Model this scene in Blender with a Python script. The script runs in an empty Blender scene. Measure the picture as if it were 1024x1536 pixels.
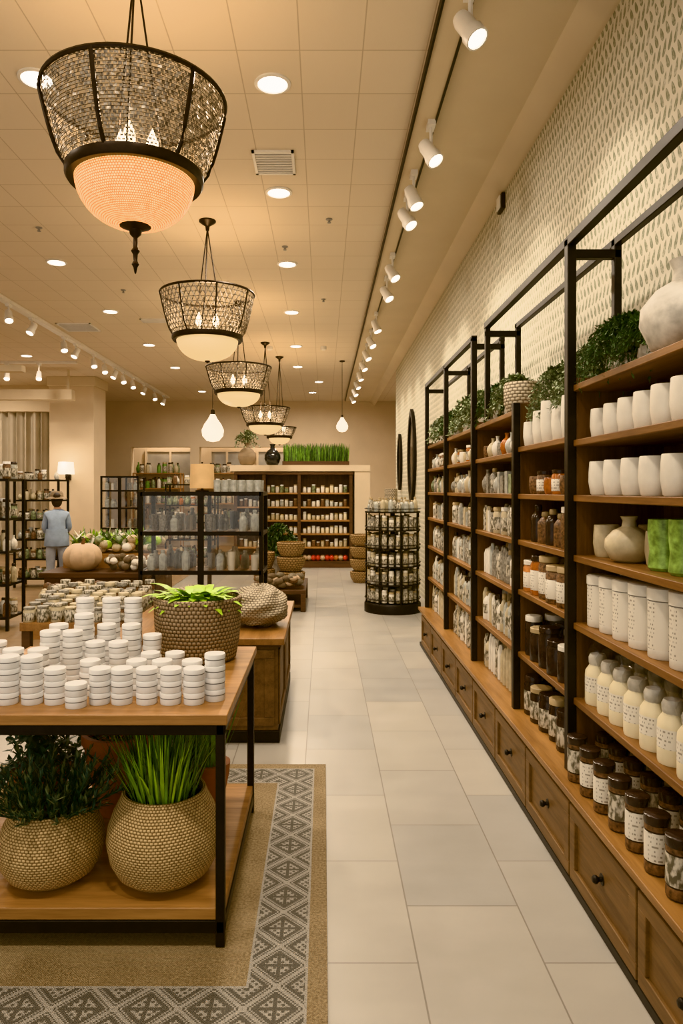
import bpy, math, random
from mathutils import Vector, Matrix
random.seed(4)
R=random.random
def U(a,b): return a+(b-a)*random.random()
pi=math.pi
scene=bpy.context.scene
CZ=1.5; F=1050.0
def PX(px,Y): return (px-485)/F*Y
def PZ(py,Y): return CZ-(py-735)/F*Y

# ---------------------------------------------------------------- materials
MATS={}
class N:
    def __init__(s,name):
        m=bpy.data.materials.new(name); m.use_nodes=True
        s.m=m; s.nt=m.node_tree; s.n=s.nt.nodes; s.l=s.nt.links
        s.b=s.n['Principled BSDF']; s.out=s.n['Material Output']
        MATS[name]=m
    def put(s,inp,v):
        if hasattr(v,'links') : s.l.new(v,inp)
        else:
            if isinstance(v,tuple) and len(v)==3 and inp.type=='RGBA': v=(*v,1)
            inp.default_value=v
    def math(s,op,a,b=None,c=None):
        n=s.n.new('ShaderNodeMath'); n.operation=op
        s.put(n.inputs[0],a)
        if b is not None: s.put(n.inputs[1],b)
        if c is not None: s.put(n.inputs[2],c)
        return n.outputs[0]
    def coord(s,kind='Object'):
        return s.n.new('ShaderNodeTexCoord').outputs[kind]
    def mapping(s,vec,scale=(1,1,1),loc=(0,0,0),rot=(0,0,0)):
        n=s.n.new('ShaderNodeMapping'); s.put(n.inputs[0],vec)
        n.inputs['Location'].default_value=loc; n.inputs['Scale'].default_value=scale; n.inputs['Rotation'].default_value=rot
        return n.outputs[0]
    def sep(s,vec):
        n=s.n.new('ShaderNodeSeparateXYZ'); s.put(n.inputs[0],vec); return n.outputs
    def comb(s,x,y,z=0.0):
        n=s.n.new('ShaderNodeCombineXYZ'); s.put(n.inputs[0],x);s.put(n.inputs[1],y);s.put(n.inputs[2],z); return n.outputs[0]
    def noise(s,vec,scale=5,detail=3,rough=.5):
        n=s.n.new('ShaderNodeTexNoise'); s.put(n.inputs['Vector'],vec); n.inputs['Scale'].default_value=scale
        n.inputs['Detail'].default_value=detail; n.inputs['Roughness'].default_value=rough
        return n.outputs['Fac']
    def ramp(s,fac,stops):
        n=s.n.new('ShaderNodeValToRGB'); s.put(n.inputs[0],fac); e=n.color_ramp.elements
        while len(e)<len(stops): e.new(.5)
        for el,(p,c) in zip(e,stops): el.position=p; el.color=(*c,1)
        return n.outputs[0]
    def mix(s,f,a,b):
        n=s.n.new('ShaderNodeMix'); n.data_type='RGBA'
        s.put(n.inputs[0],f); s.put(n.inputs[6],a); s.put(n.inputs[7],b); return n.outputs[2]
    def bump(s,h,strength=.3,dist=.01):
        n=s.n.new('ShaderNodeBump'); s.put(n.inputs['Height'],h); n.inputs['Strength'].default_value=strength; n.inputs['Distance'].default_value=dist
        s.l.new(n.outputs[0],s.b.inputs['Normal'])
    def base(s,c,rough=.5,metal=0.0):
        s.put(s.b.inputs['Base Color'],c); s.put(s.b.inputs['Roughness'],rough); s.b.inputs['Metallic'].default_value=metal
    def emit(s,c,st):
        s.put(s.b.inputs['Emission Color'],c); s.put(s.b.inputs['Emission Strength'],st)

def plain(name,c,rough=.5,metal=0.0,var=.12,sc=12):
    n=N(name); f=n.noise(n.coord(),sc,3)
    d=tuple(x*(1-var) for x in c); u=tuple(min(1,x*(1+var)) for x in c)
    n.base(n.ramp(f,[(.3,d),(.7,u)]),rough,metal); return n
def wood(name,c1,c2,axis,rough=.45):
    n=N(name); sc=[14,14,14]; sc['xyz'.index(axis)]=1.0
    v=n.mapping(n.coord(),tuple(sc))
    a=n.noise(v,1.6,5,.6); b=n.noise(v,9,3,.6)
    f=n.math('ADD',n.math('MULTIPLY',a,.7),n.math('MULTIPLY',b,.3))
    n.base(n.ramp(f,[(.36,c1),(.5,tuple((p+q)/2 for p,q in zip(c1,c2))),(.64,c2)]),rough)
    n.bump(b,.12,.003)
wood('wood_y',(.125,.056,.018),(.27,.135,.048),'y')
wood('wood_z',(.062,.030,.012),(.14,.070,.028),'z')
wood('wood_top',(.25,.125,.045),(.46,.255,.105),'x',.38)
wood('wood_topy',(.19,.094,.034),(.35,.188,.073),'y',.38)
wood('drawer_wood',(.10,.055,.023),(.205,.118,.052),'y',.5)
wood('dark_wood',(.05,.025,.012),(.11,.055,.025),'x',.5)
plain('black_metal',(.017,.015,.014),.42,.5,.2,30)
plain('bronze',(.026,.018,.013),.4,.6,.3,30)
plain('beige_wall',(.68,.57,.43),.85,0,.04,2)
plain('cream_plain',(.66,.56,.42),.9,0,.03,2)
plain('white_paint',(.80,.77,.72),.4,0,.03)
plain('white_tin',(.82,.82,.81),.42,0,.03,20)
plain('tin_gap',(.30,.29,.28),.5,0,.05)
plain('ceramic_white',(.76,.73,.65),.32,0,.05,20)
plain('ceramic_grey',(.56,.53,.47),.6,0,.25,26)
plain('ceramic_beige',(.52,.45,.31),.45,0,.14,30)
plain('cream_liquid',(.78,.70,.50),.35,0,.05)
plain('green_vessel',(.25,.40,.11),.3,0,.5,45)
plain('terracotta',(.33,.12,.05),.6,0,.2)
plain('amber',(.36,.12,.025),.18,0,.4,30)
plain('spice_orange',(.50,.21,.07),.4,0,.3,30)
plain('dark_jar',(.030,.020,.016),.2,0,.4,30)
plain('brown_food',(.15,.085,.045),.5,0,.8,90)
plain('soil',(.04,.025,.015),.95,0,.4,60)
plain('pumpkin',(.60,.45,.31),.6,0,.12,10)
plain('red_fruit',(.55,.06,.03),.35,0,.3,20)
plain('leaf_dark',(.06,.105,.04),.55,0,.6,25)
plain('leaf_blue',(.08,.125,.10),.55,0,.5,25)
plain('leaf_grass',(.13,.26,.045),.45,0,.5,18)
plain('leaf_lime',(.36,.58,.05),.4,0,.3,18)
plain('leaf_sage',(.22,.26,.16),.6,0,.65,25)
plain('denim_blue',(.30,.38,.50),.85,0,.15,8)
plain('trouser_grey',(.37,.41,.48),.85,0,.12,8)
plain('skin_tone',(.50,.29,.19),.5,0,.05)
plain('hair_dark',(.03,.02,.016),.6,0,.3,40)
plain('curtain_cloth',(.60,.54,.44),.9,0,.06,3)
plain('glass_ware',(.45,.46,.42),.12,0,.25,30)
plain('grey_box',(.25,.235,.20),.5,0,.5,60)
plain('mirror_dark',(.05,.055,.06),.1,.6,.1)
plain('pane_grey',(.40,.38,.34),.15,.1,.2,2)
plain('paper_lid',(.44,.34,.20),.6,0,.2)
plain('lamp_shade_tan',(.60,.41,.21),.8,0,.08)
MATS['lamp_shade_tan'].node_tree.nodes['Principled BSDF'].inputs['Emission Color'].default_value=(1,.6,.28,1)
MATS['lamp_shade_tan'].node_tree.nodes['Principled BSDF'].inputs['Emission Strength'].default_value=.15
def emis(name,c,st,base=(.9,.88,.82)):
    n=N(name); n.base(base,.4); n.emit(c,st)
emis('lamp_face',(1,.95,.86),12)
emis('bulb',(1,.78,.46),24)
emis('drop_glow',(1,.88,.68),2.6)
emis('bowl_plain',(1,.70,.34),.72,(.7,.56,.38))
emis('sconce_glow',(1,.88,.70),2.4)
n=N('clear_glass'); t=n.n.new('ShaderNodeBsdfTransparent'); t.inputs[0].default_value=(.95,.95,.94,1)
g=n.n.new('ShaderNodeBsdfGlossy'); g.inputs['Roughness'].default_value=.05
mx=n.n.new('ShaderNodeMixShader'); mx.inputs[0].default_value=.06
n.l.new(t.outputs[0],mx.inputs[1]); n.l.new(g.outputs[0],mx.inputs[2]); n.l.new(mx.outputs[0],n.out.inputs[0])
def weave(name,c1,c2,p=.012,emit=None,bstr=.8,rough=.75,asp=1.6):
    n=N(name); x=n.sep(n.coord('UV'))
    wob=n.noise(n.coord(),9,2)
    v=n.math('DIVIDE',n.math('ADD',x[1],n.math('MULTIPLY',wob,p*.8)),p); row=n.math('FLOOR',v)
    u=n.math('ADD',n.math('DIVIDE',x[0],p*asp),n.math('MULTIPLY',row,.5))
    h=n.math('MULTIPLY',n.math('ABSOLUTE',n.math('SINE',n.math('MULTIPLY',u,pi))),n.math('ABSOLUTE',n.math('SINE',n.math('MULTIPLY',v,pi))))
    h=n.math('POWER',h,.6)
    nz=n.noise(n.coord(),45,4,.7); hh=n.math('MULTIPLY',h,n.math('ADD',nz,.5))
    col=n.ramp(hh,[(.1,c1),(.75,c2)])
    n.base(col,rough); n.bump(h,bstr,.006)
    if emit: n.emit(n.ramp(hh,[(.2,emit[0]),(.62,emit[1]),(1.0,emit[2])]),emit[3])
weave('seagrass',(.17,.10,.042),(.70,.52,.29),.0095)
weave('grey_weave',(.06,.042,.028),(.42,.32,.215),.016,asp=1.2)
weave('bread_basket',(.08,.045,.02),(.42,.28,.145),.028)
weave('lamp_bowl',(.30,.13,.04),(.6,.42,.2),.0105,((.60,.13,.012),(1,.45,.11),(1,.74,.36),1.55),.9,.4,1.2)
weave('pebble',(.13,.10,.068),(.50,.43,.32),.018)
n=N('crystal_chip'); x=n.noise(n.coord(),60,2); n.base(n.ramp(x,[(.35,(.075,.060,.045)),(.62,(.36,.315,.25))]),.35,.15)
n=N('label'); x=n.sep(n.coord('UV'))
vv=n.math('FRACT',n.math('DIVIDE',x[1],.013)); line=n.math('LESS_THAN',vv,.42)
nz=n.noise(n.comb(n.math('MULTIPLY',x[0],160),n.math('MULTIPLY',n.math('FLOOR',n.math('DIVIDE',x[1],.013)),7.3)),1,1)
tx=n.math('GREATER_THAN',nz,.52); uu=n.math('FRACT',n.math('DIVIDE',x[0],.11)); cen=n.math('LESS_THAN',n.math('ABSOLUTE',n.math('SUBTRACT',uu,.5)),.3)
k=n.math('MULTIPLY',n.math('MULTIPLY',line,tx),cen)
n.base(n.mix(k,(.74,.70,.61),(.34,.31,.26)),.45)
n=N('label_art'); q=n.noise(n.mapping(n.coord(),(1,1,.5)),75,3); n.base(n.ramp(q,[(.42,(.13,.12,.09)),(.58,(.62,.57,.47))]),.5)
# wallpaper
n=N('wallpaper'); x=n.sep(n.coord())
RH,RW=.068,.047
row=n.math('FLOOR',n.math('DIVIDE',x[2],RH))
par=n.math('SUBTRACT',n.math('MULTIPLY',n.math('MODULO',row,2.0),2.0),1.0)
v=n.math('SUBTRACT',n.math('FRACT',n.math('DIVIDE',x[2],RH)),.5)
uo=n.math('ADD',n.math('DIVIDE',x[1],RW),n.math('MULTIPLY',n.math('MODULO',row,2.0),.5))
u=n.math('SUBTRACT',n.math('FRACT',uo),.5)
us=n.math('SUBTRACT',u,n.math('MULTIPLY',v,n.math('MULTIPLY',par,.5)))
wd=n.math('ADD',.15,n.math('MULTIPLY',n.math('SUBTRACT',.5,v),.22))
d=n.math('ADD',n.math('POWER',n.math('DIVIDE',us,wd),2.0),n.math('POWER',n.math('DIVIDE',v,.48),2.0))
vein=n.math('GREATER_THAN',n.math('ABSOLUTE',us),.022)
lf=n.math('MULTIPLY',n.math('LESS_THAN',d,1.0),n.math('ADD',n.math('MULTIPLY',vein,.6),.4))
nz=n.noise(n.coord(),40,4,.75); lf=n.math('MULTIPLY',lf,n.ramp(nz,[(.34,(.2,.2,.2)),(.52,(1,1,1))]))
n.base(n.mix(lf,(.60,.555,.455),(.20,.21,.14)),.8)
# floor tiles
n=N('floor_tile'); x=n.sep(n.coord())
bv=n.comb(n.math('ADD',x[1],.22),n.math('ADD',x[0],3.7))
b=n.n.new('ShaderNodeTexBrick'); n.put(b.inputs['Vector'],bv); b.offset=.5
b.inputs['Color1'].default_value=(.315,.305,.285,1); b.inputs['Color2'].default_value=(.405,.375,.325,1); b.inputs['Mortar'].default_value=(.20,.175,.145,1)
b.inputs['Scale'].default_value=1; b.inputs['Mortar Size'].default_value=.003; b.inputs['Mortar Smooth'].default_value=.2
b.inputs['Brick Width'].default_value=.61; b.inputs['Row Height'].default_value=.4; b.inputs['Bias'].default_value=0
nz=n.noise(n.mapping(n.coord(),(1,1.8,1)),2.6,5,.6)
c=n.mix(.22,b.outputs['Color'],n.ramp(nz,[(.25,(.27,.265,.25)),(.75,(.46,.44,.40))]))
n.base(c,n.ramp(nz,[(.3,(.30,)*3),(.7,(.40,)*3)]))
n.bump(n.math('SUBTRACT',1.0,b.outputs['Fac']),.25,.002)
# ceiling tiles
n=N('ceiling_tile'); x=n.sep(n.coord())
b=n.n.new('ShaderNodeTexBrick'); n.put(b.inputs['Vector'],n.comb(n.math('ADD',x[0],9.1),n.math('ADD',x[1],5.0))); b.offset=0
b.inputs['Color1'].default_value=(.75,.655,.53,1); b.inputs['Color2'].default_value=(.73,.635,.51,1); b.inputs['Mortar'].default_value=(.54,.45,.34,1)
b.inputs['Scale'].default_value=1; b.inputs['Mortar Size'].default_value=.0036; b.inputs['Brick Width'].default_value=.345; b.inputs['Row Height'].default_value=.42
n.base(b.outputs['Color'],.85); n.bump(n.math('SUBTRACT',1.0,b.outputs['Fac']),.2,.003)
n=N('floor_planks'); x=n.sep(n.coord())
b=n.n.new('ShaderNodeTexBrick'); n.put(b.inputs['Vector'],n.comb(n.math('ADD',x[0],20.0),x[1]))
b.inputs['Color1'].default_value=(.30,.21,.13,1); b.inputs['Color2'].default_value=(.38,.27,.17,1); b.inputs['Mortar'].default_value=(.15,.10,.06,1)
b.inputs['Scale'].default_value=1; b.inputs['Mortar Size'].default_value=.002; b.inputs['Brick Width'].default_value=1.2; b.inputs['Row Height'].default_value=.15
n.base(b.outputs['Color'],.35)
# rug
n=N('rug_weave'); x=n.sep(n.coord())
dx=n.math('SUBTRACT',.012,x[0]); d1=n.math('SUBTRACT',x[1],1.86); d2=n.math('SUBTRACT',3.81,x[1]); d3=n.math('ADD',x[0],1.9)
dd=n.math('MINIMUM',n.math('MINIMUM',dx,d1),n.math('MINIMUM',d2,d3))
band=n.math('MULTIPLY',n.math('GREATER_THAN',dd,.06),n.math('LESS_THAN',dd,.245))
edge=n.math('MULTIPLY',band,n.math('SUBTRACT',1.0,n.math('MULTIPLY',n.math('GREATER_THAN',dd,.068),n.math('LESS_THAN',dd,.237))))
P=.185
def q(val): return n.math('DIVIDE',n.math('FLOOR',n.math('MULTIPLY',val,30.0)),30.0)
a=q(n.math('FRACT',n.math('DIVIDE',n.math('SUBTRACT',-.048,x[0]),P)))
t=q(n.math('FRACT',n.math('DIVIDE',n.math('SUBTRACT',x[1],1.92),P)))
ax=n.math('ABSOLUTE',n.math('SUBTRACT',a,.483)); tx2=n.math('ABSOLUTE',n.math('SUBTRACT',t,.483))
dm=n.math('ADD',ax,tx2)
def near(v,w): return n.math('LESS_THAN',n.math('ABSOLUTE',n.math('SUBTRACT',dm,v)),w)
lat=n.math('MAXIMUM',near(.50,.035),n.math('MAXIMUM',near(.40,.018),near(.60,.018)))
cell=n.math('MULTIPLY',n.math('LESS_THAN',dm,.27),n.math('GREATER_THAN',n.math('MINIMUM',ax,tx2),.03))
core=n.math('GREATER_THAN',dm,.08)
cell2=n.math('MULTIPLY',n.math('GREATER_THAN',dm,.73),n.math('LESS_THAN',dm,.90))
ck=n.math('GREATER_THAN',n.math('MULTIPLY',n.math('SINE',n.math('MULTIPLY',x[0],2*pi/.0245)),n.math('SINE',n.math('MULTIPLY',x[1],2*pi/.0245))),-.25)
fillc=n.math('MULTIPLY',n.math('MAXIMUM',n.math('MULTIPLY',cell,core),cell2),ck)
wr=n.noise(n.coord(),160,2,.5); worn=n.math('GREATER_THAN',wr,.42)
ring=n.math('MAXIMUM',n.math('MAXIMUM',lat,fillc),edge)
ring=n.math('MULTIPLY',ring,n.math('ADD',n.math('MULTIPLY',worn,.4),.6))
wv=n.math('MULTIPLY',n.math('SINE',n.math('MULTIPLY',x[0],900.0)),n.math('SINE',n.math('MULTIPLY',x[1],900.0)))
nz=n.noise(n.coord(),120,3); nz2=n.noise(n.coord(),5,3)
pc=n.mix(ring,(.115,.11,.095),(.42,.395,.35))
jc=n.ramp(n.math('ADD',n.math('MULTIPLY',nz,.7),n.math('MULTIPLY',nz2,.3)),[(.35,(.19,.14,.082)),(.65,(.40,.31,.19))])
pc=n.mix(n.math('MULTIPLY',nz,.25),pc,(.30,.27,.225))
n.base(n.mix(band,jc,pc),.95); n.bump(n.math('ADD',wv,n.math('MULTIPLY',nz,2.0)),.5,.003)

# ---------------------------------------------------------------- mesh builder
class MB:
    def __init__(s): s.v=[];s.f=[];s.mi=[];s.sm=[];s.uv=[];s.mats=[]
    def mid(s,m):
        if m not in s.mats: s.mats.append(m)
        return s.mats.index(m)
    def face(s,idx,m,sm=False,uv=None):
        s.f.append(idx); s.mi.append(s.mid(m)); s.sm.append(sm); s.uv.append(uv or [(0,0)]*len(idx))
    def box(s,x0,x1,y0,y1,z0,z1,m,rz=0):
        cx,cy=(x0+x1)/2,(y0+y1)/2; c,sn=math.cos(rz),math.sin(rz); b=len(s.v)
        for z in (z0,z1):
            for (x,y) in ((x0,y0),(x1,y0),(x1,y1),(x0,y1)):
                dx,dy=x-cx,y-cy; s.v.append((cx+dx*c-dy*sn,cy+dx*sn+dy*c,z))
        for f in ((3,2,1,0),(4,5,6,7),(0,1,5,4),(1,2,6,5),(2,3,7,6),(3,0,4,7)):
            s.face([b+i for i in f],m)
    def lathe(s,c,prof,m,seg=16,M=None,ms=None,sx=1,sy=1,jit=0):
        b=len(s.v); rm=max(p[0] for p in prof); arc=[0]
        for i in range(1,len(prof)): arc.append(arc[-1]+math.hypot(prof[i][0]-prof[i-1][0],prof[i][1]-prof[i-1][1]))
        for (r,z) in prof:
            for k in range(seg):
                a=2*pi*k/seg; rr=max(r,1e-5)*(1+(U(-jit,jit) if jit else 0))
                p=Vector((rr*math.cos(a)*sx,rr*math.sin(a)*sy,z))
                if M is not None: p=M@p
                s.v.append((c[0]+p.x,c[1]+p.y,c[2]+p.z))
        for i in range(len(prof)-1):
            mm=ms[i] if ms else m
            for k in range(seg):
                k2=(k+1)%seg; u0=2*pi*rm*k/seg; u1=2*pi*rm*(k+1)/seg
                s.face([b+i*seg+k,b+i*seg+k2,b+(i+1)*seg+k2,b+(i+1)*seg+k],mm,True,[(u0,arc[i]),(u1,arc[i]),(u1,arc[i+1]),(u0,arc[i+1])])
    def ell(s,c,rx,ry,rz,m,seg=14,n=8,jit=0):
        s.lathe((c[0],c[1],c[2]),[(math.sin(pi*i/n),-math.cos(pi*i/n)*rz) for i in range(n+1)],m,seg,sx=rx,sy=ry,jit=jit)
    def tube(s,pts,r,m,n=6,cap=True):
        pts=[Vector(p) for p in pts]; b=len(s.v)
        if not isinstance(r,(list,tuple)): r=[r]*len(pts)
        for i,p in enumerate(pts):
            t=(pts[min(i+1,len(pts)-1)]-pts[max(i-1,0)])
            if t.length<1e-9: t=Vector((0,0,1))
            t.normalize(); ref=Vector((0,0,1)) if abs(t.z)<.9 else Vector((1,0,0))
            a=t.cross(ref).normalized(); c=t.cross(a)
            for k in range(n):
                an=2*pi*k/n; q=p+(a*math.cos(an)+c*math.sin(an))*r[i]; s.v.append(tuple(q))
        for i in range(len(pts)-1):
            for k in range(n):
                k2=(k+1)%n; s.face([b+i*n+k,b+i*n+k2,b+(i+1)*n+k2,b+(i+1)*n+k],m,n>4)
        if cap:
            s.face([b+k for k in range(n)],m); e=b+(len(pts)-1)*n; s.face([e+k for k in reversed(range(n))],m)
    def ring(s,c,r,th,m,seg=40,n=6,h=None):
        h=h or th; prof=[]
        for k in range(n+1):
            a=2*pi*k/n; prof.append((r+math.cos(a)*th,math.sin(a)*h))
        s.lathe(c,prof,m,seg)
    def leaf(s,p,d,L,w,m,droop=0.0,n=3,up=None):
        p=Vector(p); d=Vector(d).normalized(); side=d.cross(Vector((0,0,1)))
        if side.length<.05: side=Vector((math.cos(U(0,6.3)),math.sin(U(0,6.3)),0))
        side.normalize(); 
        if up is not None: side=(side*math.cos(up)+d.cross(side)*math.sin(up)).normalized()
        b=len(s.v); step=L/n
        for i in range(n+1):
            t=i/n; ww=w*(math.sin(pi*min(.97,.18+.8*t)))*.5
            s.v.append(tuple(p-side*ww)); s.v.append(tuple(p+side*ww))
            p=p+d*step; d=(d+Vector((0,0,-droop/n))).normalized()
        for i in range(n): s.face([b+2*i,b+2*i+1,b+2*i+3,b+2*i+2],m,True)
    def build(s,name,bevel=0,angle=40):
        me=bpy.data.meshes.new(name); me.from_pydata(s.v,[],s.f)
        for m in s.mats: me.materials.append(MATS[m])
        me.polygons.foreach_set('material_index',s.mi); me.polygons.foreach_set('use_smooth',s.sm)
        uvl=me.uv_layers.new(name='UVMap'); fl=[]
        for u in s.uv:
            for a in u: fl.extend(a)
        uvl.data.foreach_set('uv',fl)
        me.update()
        try: me.set_sharp_from_angle(angle=math.radians(angle))
        except Exception: pass
        o=bpy.data.objects.new(name,me); scene.collection.objects.link(o)
        if bevel:
            bm=o.modifiers.new('bevel','BEVEL'); bm.width=bevel; bm.segments=2; bm.limit_method='ANGLE'; bm.angle_limit=math.radians(50)
        return o

# ---------------------------------------------------------------- room shell
CH=3.9; WX=1.385; YB=18.9
def single(name,*a,**k):
    m=MB(); m.box(*a); return m.build(name,**k)
single('floor',-9,2.6,-2,21,-.1,0,'floor_tile')
single('floor_wood',-8.9,-2.35,3.5,19,.0,.006,'floor_planks')
single('ceiling',-9.1,2.6,-2,21,CH,CH+.1,'ceiling_tile')
single('wall_right',WX,WX+.12,-2,13.4,0,CH,'wallpaper')
single('wall_left',-9.1,-9,-2,21,0,CH,'beige_wall')
single('wall_back',-9,2.6,20.2,20.3,0,CH,'beige_wall')
single('wall_side_far',2.1,2.2,13.4,20.2,0,CH,'beige_wall')
single('wall_return',WX+.12,2.2,13.3,13.4,0,CH,'beige_wall')
m=MB(); m.box(-6.3,2.1,YB,YB+.3,2.66,CH,'beige_wall'); m.box(.55,2.1,YB,YB+.3,0,2.66,'beige_wall'); m.box(-6.3,-5.2,YB,YB+.3,0,2.66,'beige_wall')
m.box(-3.6,-3.35,YB,YB+.3,0,2.66,'beige_wall'); m.box(-2.2,-2.0,YB,YB+.3,0,2.66,'beige_wall'); m.build('wall_bulkhead')
m=MB(); m.box(.72,WX,-2,YB,CH-.02,CH,'cream_plain'); m.build('trim_1')
m=MB(); 
b=len(m.v); 
for y in (-2,YB): m.v+= [(1.24,y,CH-.02),(WX,y,CH-.02),(WX,y,CH-.12),(1.36,y,CH-.12)]
for f in ((0,1,2,3),(7,6,5,4),(0,3,7,4),(3,2,6,7),(1,0,4,5),(2,1,5,6)): m.face([b+i for i in f],'cream_plain')
m.build('trim_2')
m=MB()
for x0,x1 in ((-5.8,-4.85),):
    m.box(x0,x1,14.8,15.6,0,CH,'beige_wall'); m.box(x0-.03,x1+.03,14.77,15.63,0,.15,'white_paint'); m.box(x0-.04,x1+.04,14.76,15.64,CH-.2,CH,'cream_plain')
m.build('column',bevel=.01)
for i,(x0,x1) in enumerate(((-5.1,-3.7),(-3.25,-2.3),(-1.9,-.2))):
    m=MB(); m.box(x0,x1,20.16,20.2,1.0,2.62,'pane_grey')
    for xx in (x0,(x0+x1)/2,x1): m.box(xx-.03,xx+.03,20.12,20.19,.95,2.66,'beige_wall')
    for zz in (.97,1.8,2.63): m.box(x0,x1,20.13,20.19,zz-.03,zz+.03,'beige_wall')
    m.build('window_%d'%(i+1))
m=MB(); b=len(m.v); NN=160
for i in range(NN+1):
    x=-8.9+3.0*i/NN; y=16.2+.09*math.sin(i*.62)+.03*math.sin(i*1.7)
    m.v+=[(x,y,.02),(x,y,3.3)]
for i in range(NN): m.face([b+2*i,b+2*i+2,b+2*i+3,b+2*i+1],'curtain_cloth',True)
m.box(-8.95,-5.85,16.05,16.35,3.3,CH,'cream_plain')
m.build('curtain',angle=80)

# ---------------------------------------------------------------- ceiling fittings
WARM=(1,.84,.66)
def downlight(x,y,r=.088,e=30):
    m=MB(); m.lathe((x,y,CH),[(r*1.22,0),(r*1.22,-.008),(r*1.0,-.012),(r*.98,-.004)],'white_paint',28)
    m.lathe((x,y,CH),[(r*.98,-.005),(0,-.004)],'lamp_face',28)
    m.build('recessed_downlight')
    L=bpy.data.lights.new('downlight_lamp','AREA'); L.shape='DISK'; L.size=.17; L.energy=e; L.color=WARM; L.spread=math.radians(170)
    o=bpy.data.objects.new('downlight_lamp',L); o.location=(x,y,CH-.03); scene.collection.objects.link(o)
for p in ((-.30,4.13),(-.36,5.64),(-.385,7.43),(-.43,9.44),(-.46,11.67),(-.5,13.6),(-.27,17.2),(-2.81,7.37),(-2.86,9.4),(-2.88,11.56),(-2.9,13.7),(-2.95,17),(-1.67,4.08),(-.3,1.4),(-1.7,1.4),(-3.2,3.2),(-5.2,6),(-5.3,9),(-5.3,12.5),(-.1,15.5),(-7.2,11.5),(-7.2,14.8),(-4.4,19.6),(-1.5,19.6)): downlight(*p)  # unseen far-left pair added to lighten the curtain; extra rows added for fill

def vent(x,y,sx,sy):
    m=MB(); z=CH
    m.box(x-sx/2,x+sx/2,y-sy/2,y-sy/2+.02,z-.015,z,'white_paint');m.box(x-sx/2,x+sx/2,y+sy/2-.02,y+sy/2,z-.015,z,'white_paint')
    m.box(x-sx/2,x-sx/2+.02,y-sy/2,y+sy/2,z-.015,z,'white_paint');m.box(x+sx/2-.02,x+sx/2,y-sy/2,y+sy/2,z-.015,z,'white_paint')
    m.box(x-sx/2+.02,x+sx/2-.02,y-sy/2+.02,y+sy/2-.02,z-.004,z,'tin_gap')
    k=9
    for i in range(k):
        yy=y-sy/2+.03+(sy-.06)*i/(k-1); m.box(x-sx/2+.02,x+sx/2-.02,yy-.006,yy+.006,z-.012,z-.003,'white_paint')
    m.build('air_vent')
vent(-.36,5.12,.30,.36); vent(-3.6,10.3,.5,.5); vent(-2.35,9.9,.45,.2)
for p in ((-.38,6.9),(.0,8.8),(-2.4,8.4),(-2.6,6.4),(-3.9,8.2),(.05,6.2)):
    m=MB(); m.lathe((p[0],p[1],CH),[(.03,0),(.03,-.006),(.012,-.01),(.01,-.03),(.018,-.032),(.018,-.035),(0,-.035)],'tin_gap',10); m.build('ceiling_sprinkler')

def spot(m,x,y,z,dirv,light=None,stem='white_paint',face='lamp_face'):
    d=Vector(dirv).normalized(); q=d.to_track_quat('Z','Y').to_matrix()
    L=.17; r=.052
    m.lathe((x,y,z),[(0,-L*.6),(r*.75,-L*.58),(r*.9,-L*.4),(r*.9,0),(r*1.08,.02),(r*1.08,L*.4),(r*.92,L*.4),(r*.9,L*.34)],'white_paint',14,M=q)
    m.lathe((x,y,z),[(r*.9,L*.35),(0,L*.33)],face,14,M=q)
    m.tube([(x,y,z),(x,y,z+.06),(x-.0,y,CH-.05)],.012,stem,6)
    m.box(x-.025,x+.025,y-.05,y+.05,CH-.075,CH-.04,'white_paint')
    if light:
        Li=bpy.data.lights.new('track_spot','SPOT'); Li.energy=light; Li.spot_size=math.radians(85); Li.spot_blend=.8; Li.shadow_soft_size=.05; Li.color=WARM
        o=bpy.data.objects.new('track_spot_lamp',Li); o.location=Vector((x,y,z))+d*.09; o.rotation_euler=d.to_track_quat('-Z','Y').to_euler(); scene.collection.objects.link(o)
m=MB()
m.box(.575,.72,-1,18.6,CH-.04,CH,'cream_plain'); m.box(.570,.583,-1,18.6,CH-.05,CH-.0,'black_metal'); m.box(.71,.724,-1,18.6,CH-.05,CH-.0,'black_metal')
sp=[(.69,1.6),(.69,3.29),(.69,4.5),(.67,5.2),(.67,5.6),(.69,7.0),(.70,7.75),(.70,9.3),(.70,10.3),(.70,11.3),(.70,12.3),(.70,13.4),(.70,14.5),(.70,15.6),(.70,16.8)]
for i,(x,y) in enumerate(sp):
    d=(.5,-.42,-1) if i%4!=3 else (.35,-.25,-1)
    spot(m,x,y,3.66,d,None)
    Li=bpy.data.lights.new('track_spot','SPOT'); Li.energy=60 if y<9 else 45; Li.spot_size=math.radians(100); Li.spot_blend=.9; Li.shadow_soft_size=.04; Li.color=(1,.87,.70)
    dv=Vector((.28,.05,-1)).normalized(); o=bpy.data.objects.new('track_spot_lamp',Li); o.location=(x+.02,y-.02,3.55); o.rotation_euler=dv.to_track_quat('-Z','Y').to_euler(); scene.collection.objects.link(o)
m.build('track_lighting')
m=MB(); m.box(-4.05,-3.95,7,18,CH-.04,CH,'white_paint')
for y in (8.9,9.6,10.8,11.3,12.2,12.8,13.4,14,14.7,15.6,16.6,17.5): spot(m,-4,y,3.7,(.3*(-1)**int(y),-.5,-1),60 if y in(8.9,10.8,12.8,14.7) else None)
m.build('track_lighting')
m=MB(); m.box(-8.5,-4.6,13.0,13.1,CH-.04,CH,'white_paint')
for x in (-8,-7.2,-6.4,-5.9,-5.3): spot(m,x,13.05,3.62,(.2,-.6,-1),60 if x in(-7.2,-5.3) else None)
m.build('track_lighting')
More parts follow.
